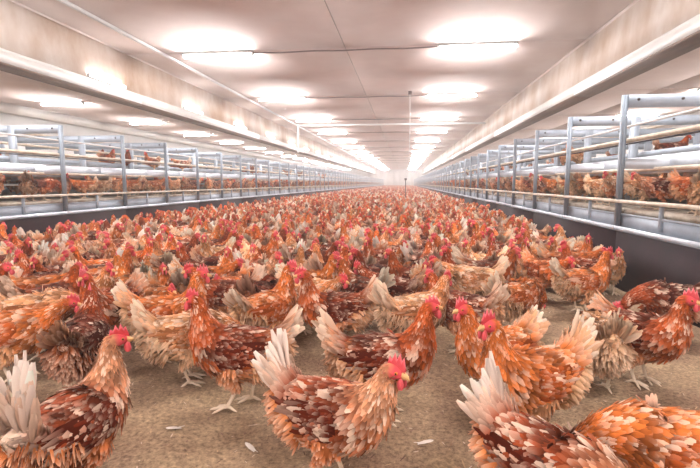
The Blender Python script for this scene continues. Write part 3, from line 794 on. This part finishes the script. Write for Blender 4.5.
# ---- generic hens for the flock
GEN = []
combos = [('alert', 0, 55, 'chestnut'), ('alert', .5, 48, 'orange'), ('relaxed', -.4, 60, 'pale'), ('forward', .2, 52, 'orange'), ('low', 0, 62, 'chestnut'),
          ('alert', -.6, 50, 'dark'), ('relaxed', .3, 64, 'mottled'), ('alert', .8, 58, 'pale'), ('alert', -.2, 44, 'orange'), ('forward', -.3, 60, 'mottled'), ('alert', .2, 62, 'mottled'), ('relaxed', 0, 52, 'chestnut')]
for k, (pose, turn, tail, pal) in enumerate(combos):
    GEN.append(dict(pose=pose, turn=turn, tail=tail, tl=.10 + .004 * k, pal=pal, lean=(-.25 + .045 * k), stride=.012 * ((k % 3) - 1), comb=.62 + .06 * (k % 5)))
TPL = [hen_template(c, 1, 300 + k, True) for k, c in enumerate(GEN)]
LITE = [[p for p in t if p[0] != 'eye' ] for t in TPL]
for t in LITE:                       # shank indices shift when the eyes are dropped
    for i, (nm, me, par) in enumerate(t):
        if nm == 'shank': t[i] = (nm, me, i - 1)
def lod(cfg, seed):
    P = build_hen(cfg, 0, np.random.default_rng(seed)); g = P['body']
    for nm in ('plumage', 'tail', 'comb', 'beak'): g.join(P[nm])
    for nm in ('wattle', 'leg', 'shank'):
        for w in P[nm]: g.join(w)
    V, F, C = g.arrays()
    tri = [q if q.shape[1] == 3 else np.vstack([q[:, [0, 1, 2]], q[:, [0, 2, 3]]]) for q in F]
    return V, np.vstack(tri), C
LOD = [lod(c, 500 + k) for k, c in enumerate(GEN)]
def tiny(cfg, seed):
    """far hens: lofted body and neck, tail fan, comb"""
    rs = np.random.default_rng(seed); nk, hb, hd, hu = neck(cfg['pose'], cfg['turn']); sp = Spine(BODY + nk)
    nst, nsd = 9, 6; tt = np.repeat(np.array([0, .12, .25, .4, .52, .66, .8, .9, 1]), nsd); aa = np.tile(np.arange(nsd) * 2 * PI / nsd, nst)
    V, _, _, _ = sp.point(tt, aa); C = hen_surface(sp, cfg, tt, aa, rs) * .8 * np.exp(.45 * rs.standard_normal(len(tt)))[:, None]
    C = np.where((tt > .88)[:, None], RED * .5 + lin(*PAL[cfg['pal']]['neck']) * .5, C)
    i = np.arange(nst - 1)[:, None] * nsd; j = np.arange(nsd)[None]; k = (j + 1) % nsd
    g = G(); g.add(V, np.stack([i + j, i + k, i + nsd + k, i + nsd + j], -1).reshape(-1, 4), C)
    p = PAL[cfg['pal']]; el = cfg['tail'] * PI / 180; f = np.array([-1, 0, 1.])
    feathers(g, np.stack([-.15 + 0 * f, .03 * f, .30 + 0 * f], 1), np.stack([-math.cos(el) + 0 * f, .4 * f, math.sin(el) + 0 * f], 1), np.stack([0 * f - .2, f + .05, .5 + 0 * f], 1), .14, .07, .05, lin(*p['tailb']) + 0 * f[:, None], lin(*p['tail']) + 0 * f[:, None], lin(*p['tail']) + 0 * f[:, None], rows=3)
    hs = np.cross(hu, hd)
    g.add([hb - hd * .03 + hu * .01 - hs * .004, hb + hd * .03 + hu * .008 - hs * .004, hb + hu * .036 - hs * .002, hb - hd * .03 + hu * .01 + hs * .004, hb + hd * .03 + hu * .008 + hs * .004, hb + hu * .036 + hs * .002],
          [np.array([(0, 1, 2), (4, 3, 5)]), np.array([(0, 3, 4, 1), (1, 4, 5, 2), (3, 0, 2, 5)])], RED * .6 + lin(*p['neck']) * .4)
    V, F, C = g.arrays()
    return V, np.vstack([q if q.shape[1] == 3 else np.vstack([q[:, [0, 1, 2]], q[:, [0, 2, 3]]]) for q in F]), C
TINY = [tiny(c, 700 + k) for k, c in enumerate(GEN)]

def flock(name, items, label, lods):
    """hens past the 300 largest: one object; items = (x, y, z, yaw, scale, template, tint)"""
    Vs, Fs, Cs, n = [], [], [], 0
    for (x, y, z, yw, sc, k, tn) in items:
        sc *= HS
        V, F, C = lods[k]
        c, s = math.cos(yw) * sc, math.sin(yw) * sc
        Vs.append(np.stack([V[:, 0] * c - V[:, 1] * s + x, V[:, 0] * s + V[:, 1] * c + y, V[:, 2] * sc + z], 1))
        Fs.append(F + n); n += len(V)
        Cs.append(np.clip(C * np.array(tn), 0, 1))
    o = link(name, mesh_np(name, np.vstack(Vs), [np.vstack(Fs)], np.vstack(Cs), M['flock'], True))
    return tag(o, label, 'hens', kind='stuff')

# ---- scatter: each footprint is two discs along the hen's axis
CELL = .25
class Packer:
    def __init__(s): s.h = {}
    def discs(s, x, y, yw): return [(x + d * math.cos(yw), y + d * math.sin(yw)) for d in (-.072, .056)]
    def ok(s, x, y, yw, r):
        for (a, b) in s.discs(x, y, yw):
            i, j = int(a // CELL), int(b // CELL)
            for ii in (i - 1, i, i + 1):
                for jj in (j - 1, j, j + 1):
                    for (c, d, r2) in s.h.get((ii, jj), ()):
                        if (a - c) ** 2 + (b - d) ** 2 < (r + r2) ** 2: return False
        return True
    def put(s, x, y, yw, r):
        for (a, b) in s.discs(x, y, yw): s.h.setdefault((int(a // CELL), int(b // CELL)), []).append((a, b, r))
pk = Packer()
for (x, y, yw) in FGD: pk.put(x, y, yw, .070)
def ymin(x):
    return np.interp(x, [-4.2, -2.4, -1.67, -1.17, -.5, -.02, .3, .78, 1.3, 2.1], [2.6, 2.1, 1.95, 2.25, 2.3, 2.5, 2.9, 3.25, 3.6, 3.6])
rp = np.random.default_rng(21)
spots = []
for (ya, yb, per, tries) in ((1.7, 8, 20, 30), (8, 16, 18, 18), (16, 40, 14, 9), (40, 90, 8, 5)):
    n = int((yb - ya) * 5.5 * per * tries / 4)
    for _ in range(n):
        x = rp.uniform(XL + .12, XR - .12); y = rp.uniform(ya, yb); yw = rp.uniform(0, 2 * PI)
        if y < ymin(x): continue
        if x < XL + .25 or x > XR - .25: yw = PI / 2 * rp.choice([1, -1]) + rp.normal(0, .25)
        if y < 14 and abs(x / (y + .1) + .115) > 1.05: continue          # out of view at the sides
        if pk.ok(x, y, yw, .067):
            pk.put(x, y, yw, .067); spots.append((x, y, yw))
spots.sort(key=lambda s: s[1])
N_IND = 205
SEEN = {}
def uniq(lab, x, y):
    n = SEEN[lab] = SEEN.get(lab, 0) + 1
    return lab if n == 1 else lab + (', further back' if n == 2 else ', furthest back')
def facing(yw, x, y):
    d = (yw - math.atan2(y, x) + PI / 2) % (2 * PI)          # relative to the line of sight
    return ('right', 'away right', 'away', 'away left', 'left', 'front left', 'the viewer', 'front right')[int((d + PI / 8) // (PI / 4)) % 8]
FLOORG = 'brown hens of the flock on the aisle floor'
WTS = np.array([.5 if c['pal'] in ('pale', 'mottled') else 1.0 for c in GEN]); WTS /= WTS.sum()
def pick(): return int(rp.choice(len(GEN), p=WTS))
for k, (x, y, yw) in enumerate(spots[:N_IND]):
    j = pick(); pal = GEN[j]['pal']
    tn = tint_of(rp)
    col = {'chestnut': 'chestnut', 'orange': 'orange', 'dark': 'dark brown', 'pale': 'pale buff', 'mottled': 'white mottled'}[pal]
    face = facing(yw, x, y)
    zone = 'beside the left kickboard' if x < -3.2 else 'left half of flock' if x < -1.6 else 'middle of flock' if x < .2 else 'right half of flock' if x < 1.1 else 'beside the right kickboard'
    dist = 'front rows' if y < 3.2 else 'middle rows' if y < 4.3 else 'further rows'
    pose = {'alert': 'head up', 'relaxed': 'neck drawn in', 'forward': 'head stretched forward', 'low': 'bending down'}[GEN[j]['pose']]
    place_hen(TPL[j] if y < 3.6 else LITE[j], x, y, -0.004, yw, rp.uniform(.94, 1.08), tn, uniq('%s hen facing %s, %s, %s, %s' % (col, face, pose, dist, zone), x, y), FLOORG)
rest = [(x, y, -0.004, yw, rp.uniform(.94, 1.08), pick(), tint_of(rp)) for (x, y, yw) in spots[N_IND:]]
flock('flock', [r for r in rest if r[1] < 15], 'dense brown flock filling the aisle behind the nearest hens', LOD)
flock('flock', [r for r in rest if r[1] >= 15], 'far end of the brown flock shrinking into the haze', TINY)

# ---- hens on the aviary decks
near_av, far_av = [], []
AV_POSES = [k for k, c in enumerate(GEN) if c['pose'] in ('relaxed', 'forward', 'low', 'alert')]
for s, X, side in ((-1, XL, 'left'), (1, XR, 'right')):
    pa = Packer()
    for (ya, yb, per) in ((2.2, 20, 16.0), (20, 45, 13), (45, 80, 6)):
        for _ in range(int((yb - ya) * per)):
            u = rp.choice([rp.uniform(.16, .32), rp.uniform(.45, 1.0), rp.uniform(1.2, 2.2)], p=[.6, .25, .15]); y = rp.uniform(ya, yb)
            yw = rp.uniform(0, 2 * PI)
            if pa.ok(u, y, yw, .085):
                pa.put(u, y, yw, .085)
                (near_av if (u < .4 and y < 15) else far_av).append((X + s * u, y, DECK, yw, rp.uniform(.84, .95), side, 'lower deck'))
    for _ in range(26):
        u = rp.uniform(.55, 1.9); y = rp.uniform(3, 30); yw = rp.uniform(0, 2 * PI)
        (near_av if y < 9 and u < 1.2 else far_av).append((X + s * u, y, UP, yw, .92, side, 'upper deck'))
near_av.sort(key=lambda r: r[1])
cnt = {}
fullav = near_av[:66]; far_av += near_av[66:]
for (x, y, z, yw, sc, side, dk) in fullav:
    j = int(rp.integers(len(GEN)))
    if dk == 'lower deck' and GEN[j]['pose'] == 'alert': j = [2, 3, 6, 9, 11, 4][int(rp.integers(6))]
    col = {'chestnut': 'chestnut', 'orange': 'orange', 'dark': 'dark brown', 'pale': 'pale buff', 'mottled': 'white mottled'}[GEN[j]['pal']]
    bay = int((y - (3.96 - SP if side == 'right' else 5.19 - SP)) // SP)
    lab = '%s hen facing %s, %s of %s aviary, %s' % (col, facing(yw, x, y), dk, side, ('%s visible bay' % ordn[bay]) if 0 <= bay < 10 else 'nearest end')
    lab = uniq(lab, x, y)
    place_hen(LITE[j], x, y, z + .002, yw, sc, tint_of(rp), lab, 'hens on the aviary decks')
low_k = [2, 3, 6, 9, 11, 4]
flock('aviary_flock', [(x, y, z, yw, sc, low_k[int(rp.integers(6))], tint_of(rp)) for (x, y, z, yw, sc, sd, dk) in far_av], 'brown hens crowding the decks further along both aviaries', LOD)

# ------------------------------------------------------------------ litter: straw, chips and fallen feathers on the floor
rl = np.random.default_rng(3)
g = G()
nS = 5200
xs = rl.uniform(-2.2, 1.65, nS); yv = .75 + 3.2 * rl.random(nS) ** 1.6
P_ = np.array([(x, y, ground_z(x, y) + .003) for x, y in zip(xs, yv)])
an = rl.uniform(0, 2 * PI, nS); D_ = np.stack([np.cos(an), np.sin(an), rl.normal(0, .12, nS)], 1)
L_ = rl.gamma(2.0, .006, nS) + .004
pc = np.array([lin(206, 172, 134), lin(160, 124, 96), lin(112, 84, 70), lin(228, 204, 178), lin(146, 112, 98)])[rl.integers(0, 5, nS)]
feathers(g, P_, D_, np.tile([0, 0, 1.], (nS, 1)), L_, rl.uniform(.0015, .005, nS), .1, pc, pc, pc, rows=3)
tag(link('straw_litter', g.mesh('straw_litter', M['bits'], False, True)), 'bits of straw and chippings scattered on the litter floor', 'straw', kind='stuff')
for k, (x, y, l_) in enumerate([(.05, 1.42, .05), (.52, 2.05, .05), (-.45, 1.32, .045), (-.74, 1.42, .05), (.33, 1.9, .04), (.92, 1.62, .055), (-.05, 2.02, .05), (.62, 1.75, .04), (.2, 1.32, .045)]):
    g = G(); c = np.array([lin(240, 226, 214)])
    feathers(g, np.array([[0, 0, 0.]]), np.array([[1., 0, .05]]), np.array([[0, 0, 1.]]), np.array([l_]), np.array([l_ * .4]), .35, c * .9, c, c)
    g.tube([(-.012, 0, 0), (0, 0, 0.001), (l_ * .9, 0, .006)], [.0008, .001, .0004], 4, c=lin(250, 240, 228))
    near = ['beside the mottled centre hen', 'behind the pale buff hen', 'left of the tall mottled tail', 'in front of the striding hen', 'under the orange hen', 'near the right edge', 'between the centre hens', 'beside the pale buff hen', 'right of the mottled centre hen'][k]
    tag(link('fallen_feather', g.mesh('fallen_feather', M['bits'], True, True), None, (x, y, ground_z(x, y) + .004), k * 1.3), 'small white feather lying on the litter ' + near, 'feather', 'fallen feathers on the litter')
